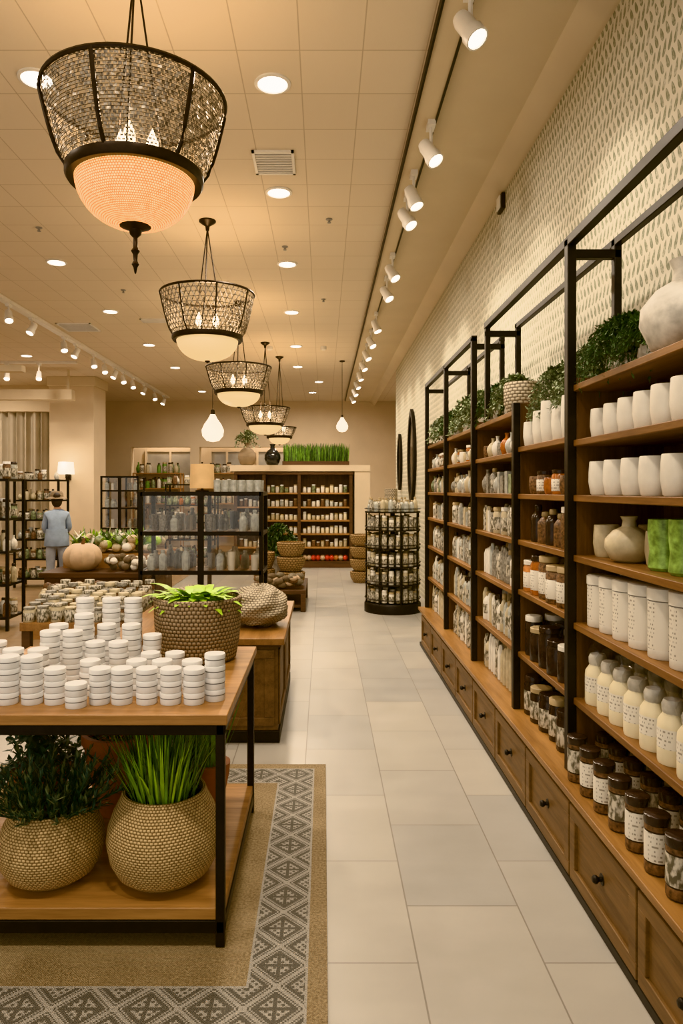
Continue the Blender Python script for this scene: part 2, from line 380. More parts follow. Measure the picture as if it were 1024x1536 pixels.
m=MB(); m.box(-8.9,-4.7,10.9,11.05,3.35,3.45,'cream_plain'); m.box(-8.9,-5.0,13.9,14.1,3.3,3.5,'cream_plain')
for x in (-8.3,-6.6,-5.1): m.box(x-.02,x+.02,10.95,11.0,3.45,CH,'cream_plain'); m.box(x-.02,x+.02,13.98,14.02,3.5,CH,'cream_plain')
m.build('ceiling_beam')

# ---------------------------------------------------------------- chandeliers
def chandelier(x,y,zr,Rr,H,dz,style=0):
    m=MB(); rb=Rr*.71; zb=zr-H
    def rad(t): return rb+(Rr-rb)*(t**.62)
    seg=56
    m.ring((x,y,zr),Rr,.009,'bronze',seg,6,.011)
    m.lathe((x,y,zb),[(rb-.03,-.03),(rb+.008,-.035),(rb+.018,-.02),(rb+.018,.010),(rb,.016),(rb-.03,.012),(rb-.03,-.03)],'bronze',seg)
    nr=6 if style==0 else 8
    for k in range(nr):
        a=2*pi*k/nr+.35; pts=[(x+math.cos(a)*(rad(t/6)+.004),y+math.sin(a)*(rad(t/6)+.004),zb+H*t/6) for t in range(7)]
        m.tube(pts,.010 if style==0 else .007,'bronze',6)
    if style==0:
        rows=26; cols=118
        for i in range(rows):
            t=(i+.5)/rows; r=rad(t)-.004; z=zb+H*t
            for k in range(cols):
                if R()<.04: continue
                a=2*pi*(k+.5*(i%2)+U(-.12,.12))/cols; w=2*pi*r/cols*.40; h=H/rows*.42
                T=Vector((-math.sin(a),math.cos(a),0)); O=Vector((math.cos(a),math.sin(a),0)); c=Vector((x,y,z))+O*r
                up=(Vector((0,0,1))+O*U(-.5,.5)).normalized(); tt=(T+O*U(-.4,.4)+Vector((0,0,U(-.2,.2)))).normalized()
                b=len(m.v)
                for (p,q_) in ((-1,-1),(1,-1),(1,1),(-1,1)): m.v.append(tuple(c+tt*w*p+up*h*q_))
                m.face([b,b+1,b+2,b+3],'crystal_chip')
        for i in range(0,rows+1,1): m.ring((x,y,zb+H*i/rows),rad(i/rows)-.004,.0014,'bronze',48,3)
    else:
        K=52
        for k in range(K):
            for sg in (-1,1):
                pts=[]
                for t in range(7):
                    a=2*pi*k/K+sg*.5*t/6; r=rad(t/6); pts.append((x+math.cos(a)*r,y+math.sin(a)*r,zb+H*t/6))
                m.tube(pts,.0044,'crystal_chip',3,False)
        for i in range(1,10): m.ring((x,y,zb+H*i/10),rad(i/10),.0038,'crystal_chip',40,3)
    rw=rb-.022
    bm='lamp_bowl' if style==0 else 'bowl_plain'
    prof=[(rw*math.sin(pi/2*i/10)**.9 if i else .001,-dz*math.cos(pi/2*i/10)) for i in range(11)]
    m.lathe((x,y,zb-.02),prof,bm,seg)
    zz=zb-.02-dz
    m.lathe((x,y,zz),[(0,.03),(.07,.02),(.075,.008),(.03,-.01),(.025,-.03),(.01,-.045),(.011,-.09),(.02,-.105),(.011,-.12),(.009,-.15),(.017,-.165),(.009,-.18),(.004,-.205),(0,-.21)] if style==0 else [(0,.02),(.03,.01),(.02,-.01),(0,-.02)],'bronze',14)
    m.lathe((x,y,CH),[(.075,0),(.075,-.012),(.05,-.03),(.02,-.05),(.015,-.09),(0,-.09)],'bronze',20)
    top=CH-.09
    for k in range(3):
        a=2*pi*k/3+.5
        if style==0: m.tube([(x+.01*math.cos(a),y+.01*math.sin(a),top+.02),(x+math.cos(a)*rb*.5,y+math.sin(a)*rb*.5,zb+.0)],.005,'bronze',6)
        else: m.tube([(x,y,top+.02),(x+math.cos(a)*.10,y+math.sin(a)*.10,zr-.02),(x+math.cos(a)*Rr*.7,y+math.sin(a)*Rr*.7,zb)],.006,'bronze',6)
    for k in range(3):
        a=2*pi*k/3; m.tube([(x-rb*math.cos(a),y-rb*math.sin(a),zb),(x,y,zb+.02)],.006,'bronze',6)
    for a in ((.2,2.9,4.6) if style==0 else (.3,3.3)):
        bx,by=x+.075*math.cos(a),y+.075*math.sin(a)
        m.lathe((bx,by,zb+.01),[(.03,0),(.03,.01),(.014,.015),(.014,.09),(.012,.09)],'ceramic_white',10)
        m.lathe((bx,by,zb+.1),[(.012,0),(.028,.03),(.027,.06),(.010,.10),(0,.125)],'bulb',10)
    m.build('chandelier')
    L=bpy.data.lights.new('chandelier_lamp','POINT'); L.energy=18; L.color=(1,.68,.38); L.shadow_soft_size=.09
    o=bpy.data.objects.new('chandelier_lamp',L); o.location=(x,y,zb+.28); scene.collection.objects.link(o)
chandelier(-.854,3.18,3.265,.405,.34,.215,0)
chandelier(-1.034,6.24,3.24,.415,.38,.19,1)
chandelier(-1.08,8.93,3.06,.415,.31,.17,1)
chandelier(-.95,11.4,2.83,.405,.26,.15,1)
chandelier(PX(419,12.6),12.6,2.62,.30,.16,.12,1)
def drop(x,y,z,s=1):
    m=MB(); m.tube([(x,y,z+.2*s),(x,y,CH-.02)],.005,'black_metal',6); m.lathe((x,y,CH),[(.05,0),(.05,-.02),(0,-.03)],'bronze',12)
    m.lathe((x,y,z+.2*s),[(.03*s,-.05*s),(.025*s,.02*s),(0,.03*s)],'bronze',12)
    m.lathe((x,y,z),[(0,-.2*s),(.08*s,-.185*s),(.135*s,-.12*s),(.145*s,-.05*s),(.11*s,.03*s),(.06*s,.1*s),(.03*s,.16*s)],'drop_glow',20); m.build('pendant_lamp')
drop(PX(319,9.2),9.2,PZ(640,9.2)+.0); drop(PX(513,13),13,PZ(636,13),.75)
m=MB(); m.box(WX-.03,WX,5.33,5.47,3.65,3.9-.13,'bronze'); m.box(WX-.04,WX-.03,5.35,5.45,3.66,3.76,'ceramic_white'); m.build('emergency_light',bevel=.004)

# ---------------------------------------------------------------- product makers
def jar(m,c,r,h,body,lid=None,label=None,seg=14):
    x,y,z=c
    lh=h*.14 if lid else 0
    b=h-lh
    prof=[(0,0),(r*.94,0),(r,.006),(r,b*.15),(r*1.012,b*.16),(r*1.012,b*.72),(r,b*.73),(r,b*.88),(r*.86,b*.97),(r*.84,b)]
    ms=[body,body,body,label or body,label or body,label or body,body,body,body]
    m.lathe((x,y,z),prof,body,seg,ms=ms)
    if lid: m.lathe((x,y,z+b),[(r*.84,-.002),(r*.96,0),(r*.96,lh*.85),(r*.9,lh),(0,lh)],lid,seg)
    else: m.lathe((x,y,z+b),[(r*.84,0),(r*.76,-.002),(r*.74,-h*.3),(0,-h*.3)],body,seg)
def cup(m,c,r,h,body,seg=18):
    m.lathe(c,[(0,0),(r*.78,0),(r*.86,.006),(r*1.0,h*.4),(r*.98,h*.7),(r*.93,h*.97),(r*.90,h),(r*.86,h*.97),(r*.88,h*.3),(0,h*.2)],body,seg)
def bottle(m,c,r,h,body,cap='clear_glass',label=None,seg=14):
    ms=[body,body,body,label or body,body,body,body,body,body]
    m.lathe(c,[(0,0),(r*.95,0),(r,.008),(r,h*.22),(r,h*.55),(r*.97,h*.66),(r*.6,h*.78),(r*.42,h*.82),(r*.42,h*.86)],body,seg,ms=ms)
    m.lathe((c[0],c[1],c[2]+h*.84),[(r*.46,0),(r*.5,h*.02),(r*.5,h*.1),(r*.42,h*.14),(0,h*.15)],cap,seg)
def vase(m,c,r,h,body,seg=24):
    m.lathe(c,[(0,0),(r*.5,0),(r*.75,h*.06),(r,h*.32),(r*.97,h*.5),(r*.66,h*.68),(r*.3,h*.78),(r*.26,h*.9),(r*.36,h),(r*.3,h*.99),(r*.2,h*.8)],body,seg)
def bush(m,c,rx,ry,rz,mat,n=120,hang=.1,leafs=14,ls=.02,xmax=None):
    c=Vector(c)
    for i in range(n):
        a=U(0,2*pi); el=U(-.1,1)**1.0*pi/2; ce=math.cos(el)
        e=c+Vector((math.cos(a)*rx*ce,math.sin(a)*ry*ce,max(.0,math.sin(el))*rz))*1.0
        if xmax: e.x=min(e.x,xmax)
        s0=c+Vector((U(-.3,.3)*rx,U(-.3,.3)*ry,0)); mid=s0.lerp(e,.5)+Vector((0,0,rz*.3))
        pts=[s0,s0.lerp(mid,.6)+Vector((0,0,.01)),mid.lerp(e,.5)+Vector((0,0,rz*.06)),e]
        if hang: 
            h=U(.2,1)*hang*(ce**.7 if ce>0 else 0); o=Vector((math.cos(a)*.03,math.sin(a)*.03,0))
            if xmax: o.x=min(o.x,0)
            pts+= [e+o-Vector((0,0,h*.5)),e+o*1.3-Vector((0,0,h))]
        m.tube(pts,.0014,mat,3,False); K=len(pts)-1
        for k in range(leafs):
            t=U(.8,K-.01); i0=int(t); q_=pts[i0].lerp(pts[i0+1],t-i0)
            m.leaf(q_,(U(-1,1),U(-1,1),U(-.8,.8)),ls*U(.7,1.4),ls*.55,mat,.3,2)

# ---------------------------------------------------------------- right shelving
Y0=.95; YS=[.95,1.87,2.82,3.62,4.63,5.68,6.73]
m=MB()
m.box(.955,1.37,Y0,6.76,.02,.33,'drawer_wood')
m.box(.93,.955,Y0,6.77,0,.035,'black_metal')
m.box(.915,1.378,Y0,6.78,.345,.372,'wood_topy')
m.box(.935,1.37,Y0,6.77,.33,.345,'black_metal')
ys=2.64-.57*3; 
while ys<6.6:
    y1=min(ys+.57,6.74); a,b_=ys+.006,y1-.006
    m.box(.937,.955,a,b_,.045,.322,'drawer_wood')
    w=.05
    m.box(.925,.94,a,b_,.045,.045+w,'drawer_wood'); m.box(.925,.94,a,b_,.322-w,.322,'drawer_wood')
    m.box(.925,.94,a,a+w,.045+w,.322-w,'drawer_wood'); m.box(.925,.94,b_-w,b_,.045+w,.322-w,'drawer_wood')
    cy=(a+b_)/2; Mx=Matrix.Rotation(-pi/2,3,'Y')
    m.lathe((.937,cy,.19),[(.009,0),(.007,.012),(.013,.018),(.015,.026),(.009,.033),(0,.034)],'black_metal',12,M=Mx)
    m.lathe((.9365,cy,.19),[(.02,0),(.02,.003),(0,.003)],'black_metal',12,M=Mx)
    ys+=.57
std=[1.92,1.70,1.48,1.24,.97,.67]; bay2=[1.72,1.48,1.245,.99,.67]
for i in range(6):
    a,b_=YS[i],YS[i+1]
    zs=bay2 if i==2 else std
    for z in zs: m.box(1.0,1.365,a+.015,b_-.015,z-.026,z,'wood_y')
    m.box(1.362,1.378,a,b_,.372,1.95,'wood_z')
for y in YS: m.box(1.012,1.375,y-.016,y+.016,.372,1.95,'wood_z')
for y in YS:
    top=2.51 if y not in (3.62,) else 1.95
    m.box(.976,1.012,y-.02,y+.02,.372,top,'black_metal')
for y in (1.87,2.82,4.25,4.63,5.68,6.73):
    m.box(1.165,1.195,y-.017,y+.017,1.93,2.51,'black_metal'); m.box(.98,1.195,y-.017,y+.017,2.43,2.465,'black_metal')
m.box(.98,1.01,4.234,4.266,1.93,2.51,'black_metal')
for (a,b_) in ((.95,4.266),(4.61,6.75)):
    m.box(.976,1.012,a,b_,2.48,2.518,'black_metal'); m.box(1.165,1.195,a,b_,2.48,2.512,'black_metal')
m.build('display_shelving',bevel=.003)

E=.0005
m=MB(); 
for x,s in ((1.08,1),(1.2,1)):
    for i,y in enumerate((2.72,2.59,2.46,2.33,2.20,2.07,1.95)): cup(m,(x,y,1.70+E),.043+.002*i,.115+.004*i,'ceramic_white')
m.build('ceramic_cup_row')
m=MB()
for x in (1.08,1.22):
    for i,y in enumerate((2.71,2.57,2.42,2.28,2.13,1.99)): cup(m,(x,y,1.48+E),.052,.13,'ceramic_white',20)
m.build('ceramic_tumbler_row')
m=MB()
cup(m,(1.1,2.72,1.24+E),.05,.125,'ceramic_beige'); vase(m,(1.10,2.52,1.24+E),.085,.165,'ceramic_beige'); cup(m,(1.22,2.6,1.24+E),.05,.13,'ceramic_beige'); cup(m,(1.14,2.38,1.24+E),.045,.12,'ceramic_beige')
m.build('stoneware_vase_group')
m=MB()
for y,h in ((2.255,.165),(2.12,.17),(1.99,.18)):
    m.lathe((1.10,y,1.24+E),[(0,0),(.044,0),(.052,.01),(.047,h*.4),(.053,h*.75),(.05,h),(.044,h),(.042,h*.6),(0,h*.5)],'green_vessel',20)
m.build('green_vase_group')
m=MB()
for x in (1.08,1.21):
    for i,y in enumerate((2.72,2.60,2.48,2.35,2.21,2.07,1.95)):
        h=.2+.006*i
        m.lathe((x,y,.97+E),[(0,0),(.05,0),(.053,.004),(.053,.03),(.053,h*.8),(.053,h*.81),(.05,h*.81),(.055,h*.82),(.055,h-.004),(.05,h),(0,h)],'ceramic_white',20,ms=['ceramic_white','ceramic_white','ceramic_white','label','tin_gap','tin_gap','ceramic_white','ceramic_white','ceramic_white','ceramic_white'])
m.build('printed_canister_row')
m=MB()
for x in (1.065,1.19):
    for i,y in enumerate((2.72,2.60,2.49,2.37,2.25,2.13,2.01)):
        r=.047; h=.165
        m.lathe((x,y,.67+E),[(0,0),(r*.95,0),(r,.01),(r,h*.3),(r,h*.66),(r*.96,h*.78),(r*.62,h*.93),(r*.58,h)],'cream_liquid',18,ms=['cream_liquid','cream_liquid','cream_liquid','label','cream_liquid','cream_liquid','cream_liquid'])
        m.lathe((x,y,.67+h*.9),[(r*.62,0),(r*.7,.01),(r*.72,.03),(r*.6,.045),(0,.045)],'ceramic_grey',14)
        m.lathe((x,y,.67+h*.9),[(r*.72,0),(r*.95,.02),(r*1.0,.05),(r*.6,.085),(r*.9,.1)],'clear_glass',9,jit=.15)
m.build('cream_bottle_row')
m=MB()
for x in (.985,1.10,1.22):
    for i in range(9):
        yy=2.72-.13*i+(x-1)*.15; h=.175; r=.036
        if yy>2.755 : continue
        m.lathe((x,yy,.372+E),[(0,0),(r*.93,0),(r,.006),(r,.035),(r*1.01,.04),(r*1.01,.125),(r,.13),(r,.145),(r*1.04,.147),(r*1.04,h-.003),(r*.93,h),(0,h)],'dark_jar',16,ms=['dark_jar','dark_jar','brown_food','dark_jar','label' if i%3 else 'label_art','dark_jar','brown_food','dark_jar','dark_jar','dark_jar','dark_jar'])
m.build('dark_jar_row')
m=MB(); vase(m,(1.12,2.16,1.92+E),.135,.29,'ceramic_grey',32); m.build('round_ceramic_vase')
def planter(name,x,y,z,r,ph,mat,pl,n,rx,ry,rz,hang,ls=.02):
    m=MB(); m.lathe((x,y,z+E),[(0,0),(r*.7,0),(r,ph*.5),(r*.92,ph),(r*.84,ph),(r*.82,ph*.8),(0,ph*.8)],mat,18)
    bush(m,(x,y,z+ph*.85),rx,ry,rz,pl,n,hang,16,ls,1.36); m.build(name)
planter('trailing_plant',1.15,2.62,1.92,.09,.08,'ceramic_grey','leaf_dark',300,.15,.15,.17,.12,.017)
planter('trailing_plant',1.15,2.40,1.92,.07,.08,'ceramic_grey','leaf_dark',190,.13,.09,.13,.12,.017)
planter('trailing_plant',1.19,3.42,1.72,.075,.20,'ceramic_white','leaf_sage',260,.15,.16,.22,.05,.02)
planter('trailing_plant',1.19,3.06,1.72,.075,.20,'ceramic_white','leaf_sage',260,.15,.18,.24,.05,.02)
m=MB()
for (x,y,h) in ((1.05,3.52,.12),(1.055,3.38,.16),(1.05,3.24,.19),(1.055,3.10,.15),(1.05,2.96,.18)):cup(m,(x,y,1.72+E),.045,h,'ceramic_white')
m.build('ceramic_pot_row')
def fill(name,bay,z,kinds,hmax,xs=(1.06,1.17),step=.1,rr=.035,matset=None,lab='label'):
    m=MB(); a,b_=YS[bay]+.07,YS[bay+1]-.065
    for x in xs:
        y=a+U(0,.02)
        while y<b_:
            k=random.choice(kinds); r=rr*U(.85,1.1); h=hmax*U(.75,1.03); mt=random.choice(matset)
            if k=='jar': jar(m,(x,y,z+E),r,h,mt,random.choice(('paper_lid','dark_jar','ceramic_white')),lab,12)
            elif k=='bottle': bottle(m,(x,y,z+E),r*.85,h,mt,random.choice(('dark_jar','paper_lid')),lab,10)
            elif k=='cup': cup(m,(x,y,z+E),r,h*.7,mt,12)
            elif k=='tube': m.lathe((x,y,z+E),[(0,0),(r*.6,0),(r*.6,h*.8),(r*.3,h),(0,h)],mt,8)
            elif k=='vase': vase(m,(x,y,z+E),r*1.1,h,mt,14)
            elif k=='box': m.box(x-r*.8,x+r*.8,y-r*.8,y+r*.8,z+E,z+h*.8,mt)
            y+=step
    m.build(name)
mixd=['ceramic_white','glass_ware','ceramic_beige','brown_food','grey_box','amber']
dim=['ceramic_beige','glass_ware','grey_box','label_art','ceramic_white']
fill('amber_glass_row',2,1.48,['cup','jar'],.13,step=.11,rr=.042,matset=['amber','glass_ware','brown_food'])
fill('amber_bottle_row',2,1.245,['bottle','jar'],.19,step=.11,rr=.042,matset=['amber','dark_jar','brown_food'],lab=None)
fill('spice_jar_row',2,.99,['jar'],.2,step=.125,rr=.054,matset=['spice_orange','amber','brown_food'])
fill('dark_bottle_row',2,.67,['jar'],.2,step=.125,rr=.052,matset=['dark_jar'],lab='dark_jar')
fill('dark_tin_row',2,.372,['jar'],.22,xs=(1.06,1.18),step=.125,rr=.05,matset=['dark_jar'],lab='label_art')
for bay in (3,4,5):
    fill('small_vase_row',bay,1.70,['cup','vase','jar'],.13,step=.11,rr=.036,matset=mixd,lab='label_art')
    fill('glass_bottle_row',bay,1.48,['bottle','vase','box'],.16,step=.09,rr=.034,matset=['glass_ware','leaf_sage','ceramic_beige','grey_box'],lab='label_art')
    fill('tea_tin_row',bay,1.24,['jar','tube','box'],.17,step=.085,rr=.036,matset=dim,lab='label_art')
    fill('candle_row',bay,.97,['tube','tube','bottle'],.2,step=.052,rr=.036,matset=['ceramic_white','label_art','glass_ware','grey_box'],lab='label_art')
    fill('reed_bottle_row',bay,.67,['bottle','tube'],.23,step=.058,rr=.036,matset=['ceramic_beige','glass_ware','label_art','ceramic_white'],lab='label_art')
    fill('lotion_bottle_row',bay,.372,['bottle','tube','tube'],.25,step=.06,rr=.038,matset=['ceramic_white','label_art','ceramic_beige'],lab='label_art')
for i,y in enumerate((4.12,4.4,4.85,5.1,5.4,5.92,6.2,6.5)):
    planter('shelf_plant',1.14,y,1.92,.075,.08,random.choice(('ceramic_white','ceramic_grey')),('leaf_sage','leaf_dark','leaf_sage','leaf_sage')[i%4],120,.14,.13,U(.15,.23),.08,.028)
m=MB(); m.lathe((1.08,3.80,1.92+E),[(0,0),(.08,0),(.1,.05),(.1,.15),(.092,.16),(.09,.05),(0,.04)],'pebble',18); m.build('woven_bowl')

# ---------------------------------------------------------------- round rack
def round_rack(name,x,y,r,H,tiers):
    m=MB(); m.lathe((x,y,0),[(0,0),(r*1.02,0),(r*1.02,.10),(r*.98,.12),(0,.12)],'black_metal',32)
    m.tube([(x,y,.1),(x,y,H)],.03,'black_metal',10)
    for k in range(8):
        a=2*pi*k/8+.2; m.tube([(x+r*.98*math.cos(a),y+r*.98*math.sin(a),.1),(x+r*.98*math.cos(a),y+r*.98*math.sin(a),H)],.010,'black_metal',6)
    for i in range(tiers):
        z=.12+(H-.14)*i/(tiers-1) if i<tiers-1 else H-.02
        if i: m.lathe((x,y,z),[(0,0),(r,0),(r,.016),(0,.016)],'black_metal',32)
        m.ring((x,y,z+.05),r,.006,'black_metal',32,4)
        if i==tiers-1: continue
        K=26
        for rr in (r*.87,r*.6):
            KK=int(K*rr/r)
            for k in range(KK):
                a=2*pi*k/KK; h=U(.13,.18)
                jar(m,(x+rr*math.cos(a),y+rr*math.sin(a),z+.0165),.033,h,random.choice(('ceramic_beige','grey_box','ceramic_white','label_art','label_art')),random.choice(('paper_lid','grey_box','ceramic_beige','ceramic_white')),'label_art',8)
    for rr,K in ((.82,18),(.55,12)):
        for k in range(K):
            a=2*pi*k/K; bottle(m,(x+r*rr*math.cos(a),y+r*rr*math.sin(a),H-.0035),.03,U(.1,.18),random.choice(('ceramic_beige','label_art','glass_ware')),'paper_lid',None,8)
    m.lathe((x-.02,y,H-.004),[(0,0),(.07,0),(.08,.1),(.08,.28),(.07,.28),(0,.26)],'pebble',16)
    m.build(name)
round_rack('round_display_rack',.86,8.72,.345,1.24,6)
def wmirror(y,z0,z1,w):
    m=MB(); b=len(m.v); n_=20; out=[]
    for k in range(n_):
        a=2*pi*k/n_; yy=y+w/2*math.cos(a); zz=(z0+z1)/2+(z1-z0)/2*math.sin(a)*(1-.12*abs(math.cos(a))); out.append((yy,zz))
    for (s_,xx) in ((1,WX-.002),(1,WX-.05),(.72,WX-.05),(.72,WX-.03)):
        for (yy,zz) in out: m.v.append((xx,y+(yy-y)*s_,(z0+z1)/2+(zz-(z0+z1)/2)*(s_ if s_==1 else .86)))
    for j in range(3):
        for k in range(n_):
            k2=(k+1)%n_; m.face([b+j*n_+k,b+j*n_+k2,b+(j+1)*n_+k2,b+(j+1)*n_+k],'black_metal')
    m.face([b+3*n_+k for k in range(n_)],'mirror_dark'); m.build('oval_wall_mirror')
wmirror(10.8,1.3,2.75,.8); wmirror(12.5,1.5,2.5,.5)
# ---------------------------------------------------------------- far shelf niche
Yf=13.5
m=MB(); m.box(-1.75,.66,Yf+.42,Yf+.47,0,1.96,'beige_wall'); m.box(.6,.9,Yf,Yf+.5,0,1.98,'beige_wall'); m.box(-1.8,.9,Yf-.02,Yf+.5,1.86,1.98,'beige_wall'); m.build('wall_niche')
m=MB()
for x in (-1.7,-1.15,-.47,.53): m.box(x-.03,x+.03,Yf+.02,Yf+.4,0,1.84,'dark_wood')
m.box(-1.7,.56,Yf+.38,Yf+.41,0,1.84,'wood_z'); m.box(-1.72,.58,Yf,Yf+.41,0,.12,'dark_wood'); m.box(-1.72,.58,Yf,Yf+.41,1.8,1.85,'dark_wood')
for z in (.4,.66,.92,1.18,1.45): m.box(-1.7,.56,Yf+.03,Yf+.39,z-.03,z,'wood_top')
for z,mt in ((.12,['red_fruit','spice_orange','pumpkin','red_fruit']),(.4,['ceramic_beige','ceramic_white','brown_food']),(.66,['ceramic_white','cream_liquid']),(.92,['ceramic_white','cream_liquid','ceramic_beige']),(1.18,['ceramic_white','brown_food','glass_ware']),(1.45,['ceramic_white','leaf_sage','cream_liquid'])):
    x=-1.6
    while x<.5:
        if min(abs(x-q_) for q_ in (-1.7,-1.15,-.47,.53))>.07:
            mat=random.choice(mt)
            if z<.2: m.ell((x,Yf+.15,z+.06),.055,.055,.058,mat,10,6)
            else: jar(m,(x,Yf+.14,z+E),.036,U(.08,.16),mat,random.choice(('paper_lid','white_tin')),None,8)
        x+=.088
m.build('far_display_shelving')
for x in (-.9,.0):
    L=bpy.data.lights.new('niche_spot','SPOT'); L.energy=60; L.spot_size=math.radians(70); L.spot_blend=.7; L.color=WARM; L.shadow_soft_size=.05
    o=bpy.data.objects.new('niche_spot_lamp',L); o.location=(x,11.7,CH-.08); o.rotation_euler=Vector((0,1.9,-2.6)).to_track_quat('-Z','Y').to_euler(); scene.collection.objects.link(o)
    mm=MB(); mm.lathe((x,11.7,CH),[(.05,0),(.05,-.05),(.04,-.06),(0,-.055)],'white_paint',14); mm.build('ceiling_spotlight')
m=MB(); m.box(-.8,.5,Yf+.1,Yf+.4,1.98,2.06,'dark_wood')
for i in range(600):
    m.leaf((U(-.78,.48),Yf+U(.12,.38),2.05),(U(-.12,.12),U(-.12,.12),1),U(.25,.38),.03,random.choice(('leaf_grass','leaf_dark')),.1,2)
m.build('grass_planter_box')
m=MB(); vase(m,(-1.0,Yf+.25,1.98+E),.16,.42,'mirror_dark'); m.build('dark_urn')
m=MB(); vase(m,(-1.5,Yf+.25,1.98+E),.18,.45,'grey_weave'); bush(m,(-1.5,Yf+.25,2.4),.22,.2,.25,'leaf_sage',60,.1,14,.05); m.build('urn_arrangement')

# ---------------------------------------------------------------- basket display table mid
m=MB(); m.box(-.92,-.22,8.6,9.8,.22,.27,'dark_wood')
for x in (-.89,-.25):
    for y in (8.63,9.77): m.box(x-.03,x+.03,y-.03,y+.03,0,.22,'dark_wood')
m.box(-.9,-.24,8.62,9.78,.05,.08,'dark_wood'); m.build('low_display_table',bevel=.005)
m=MB()
for i,z in enumerate((0,.19,.38)):
    m.lathe((-.42,9.05,.27+E+z),[(0,0),(.13,0),(.175,.08),(.185,.17),(.165,.18),(.16,.1),(0,.05)],'bread_basket',24)
for i,z in enumerate((0,.22)):
    m.lathe((-.77,9.1,.27+E+z),[(0,0),(.1,0),(.135,.1),(.14,.2),(.125,.21),(.12,.1),(0,.05)],'bread_basket',24)
m.build('stacked_wicker_baskets')
m=MB()
for i in range(40): m.ell((U(-.83,-.3),U(8.66,8.8),.315+U(0,.12)),.06,.05,.04,random.choice(('brown_food','pumpkin','grey_weave','pebble')),8,6)
m.build('bread_loaf_pile')
m=MB(); m.lathe((-.60,9.55,.27+E),[(0,0),(.12,0),(.17,.3),(.15,.32),(0,.3)],'ceramic_grey',18); bush(m,(-.60,9.55,.6),.26,.2,.42,'leaf_dark',160,.12,14,.05); m.build('potted_plant')
m=MB()
for z in (0,.20,.40,.60):
    m.lathe((.62,11.4,z+E),[(0,0),(.13,0),(.18,.08),(.19,.17),(.165,.18),(.15,.1),(0,.05)],'bread_basket',24)
m.build('basket_stack')

# ---------------------------------------------------------------- glass cabinet
def glass_cab(name,x0,x1,y0,y1,H,cols,shelves,z0=.0,t=.028):
    m=MB()
    xs=[x0+(x1-x0)*i/cols for i in range(cols+1)]
    for x in xs:
        for y in (y0,y1): m.box(x-t/2,x+t/2,y-t/2,y+t/2,z0,H,'black_metal')
    for z in [z0+.12]+shelves+[H]:
        for y in (y0,y1): m.box(x0,x1,y-t/2,y+t/2,z-t,z,'black_metal')
        for x in (x0,x1): m.box(x-t/2,x+t/2,y0,y1,z-t,z,'black_metal')
        m.box(x0+.01,x1-.01,y0+.01,y1-.01,z-.012,z-.004,'dark_wood' if z in (H,z0+.12) else 'wood_top')
    m.box(x0+.01,x1-.01,y0-.003,y0+.001,z0+.12,H-.02,'clear_glass'); m.box(x1-.002,x1+.002,y0+.01,y1-.01,z0+.12,H-.02,'clear_glass')
    for x in xs[1:-1]: m.box(x-.025,x+.025,y0-.02,y0,z0+.12,H,'black_metal')
    for z in [z0+.12]+shelves:
        yy=y0+.08
        while yy<y1-.05:
            x=x0+.07
            while x<x1-.05:
                if min(abs(x-q_) for q_ in xs)>.05:
                    k=R(); h=U(.14,.2)
                    if k<.4: bottle(m,(x,yy,z-.003),.036,h,'glass_ware','glass_ware',None,8)
                    elif k<.55: m.lathe((x,yy,z-.003),[(0,0),(.03,0),(.033,h*.8),(.03,h*.8),(0,.02)],'ceramic_white',10)
                    elif k<.7: m.lathe((x,yy,z-.003),[(0,0),(.03,0),(.038,h*.8),(.03,h*.8),(0,.02)],'grey_box',10)
                    else: m.lathe((x,yy,z-.003),[(0,0),(.036,0),(.042,h*.9),(.038,h*.9),(.03,.02),(0,.02)],'clear_glass',10)
                x+=.098
            yy+=.15
    m.build(name,bevel=0)
glass_cab('glass_display_cabinet',-1.54,-.525,5.9,6.35,1.485,2,[.82,1.15],0,.034)
m=MB(); m.lathe((-1.06,6.12,1.485+E),[(0,0),(.06,0),(.06,.012),(.012,.02),(.012,.06)],'bronze',14)
m.lathe((-1.06,6.12,1.485),[(.108,.03),(.1,.24),(.097,.24),(.105,.03)],'lamp_shade_tan',28); m.lathe((-1.06,6.12,1.485),[(0,.235),(.097,.238)],'lamp_shade_tan',28); m.tube([(-1.06,6.12,1.53),(-1.06,6.12,1.6)],.01,'bronze'); m.build('table_lamp')
m=MB()
for x in (-.91,-.84,-.77,-.70,-.63,-.56):
    for y in (6.0,6.2): m.lathe((x,y,1.485+E),[(0,0),(.03,0),(.033,.1),(.029,.1),(.026,.015),(0,.015)],'glass_ware',10)
m.build('glass_tumbler_group')
glass_cab('glass_display_cabinet',PX(152,12),PX(207,12),12,12.4,1.74,2,[.5,.85,1.2,1.5],0)
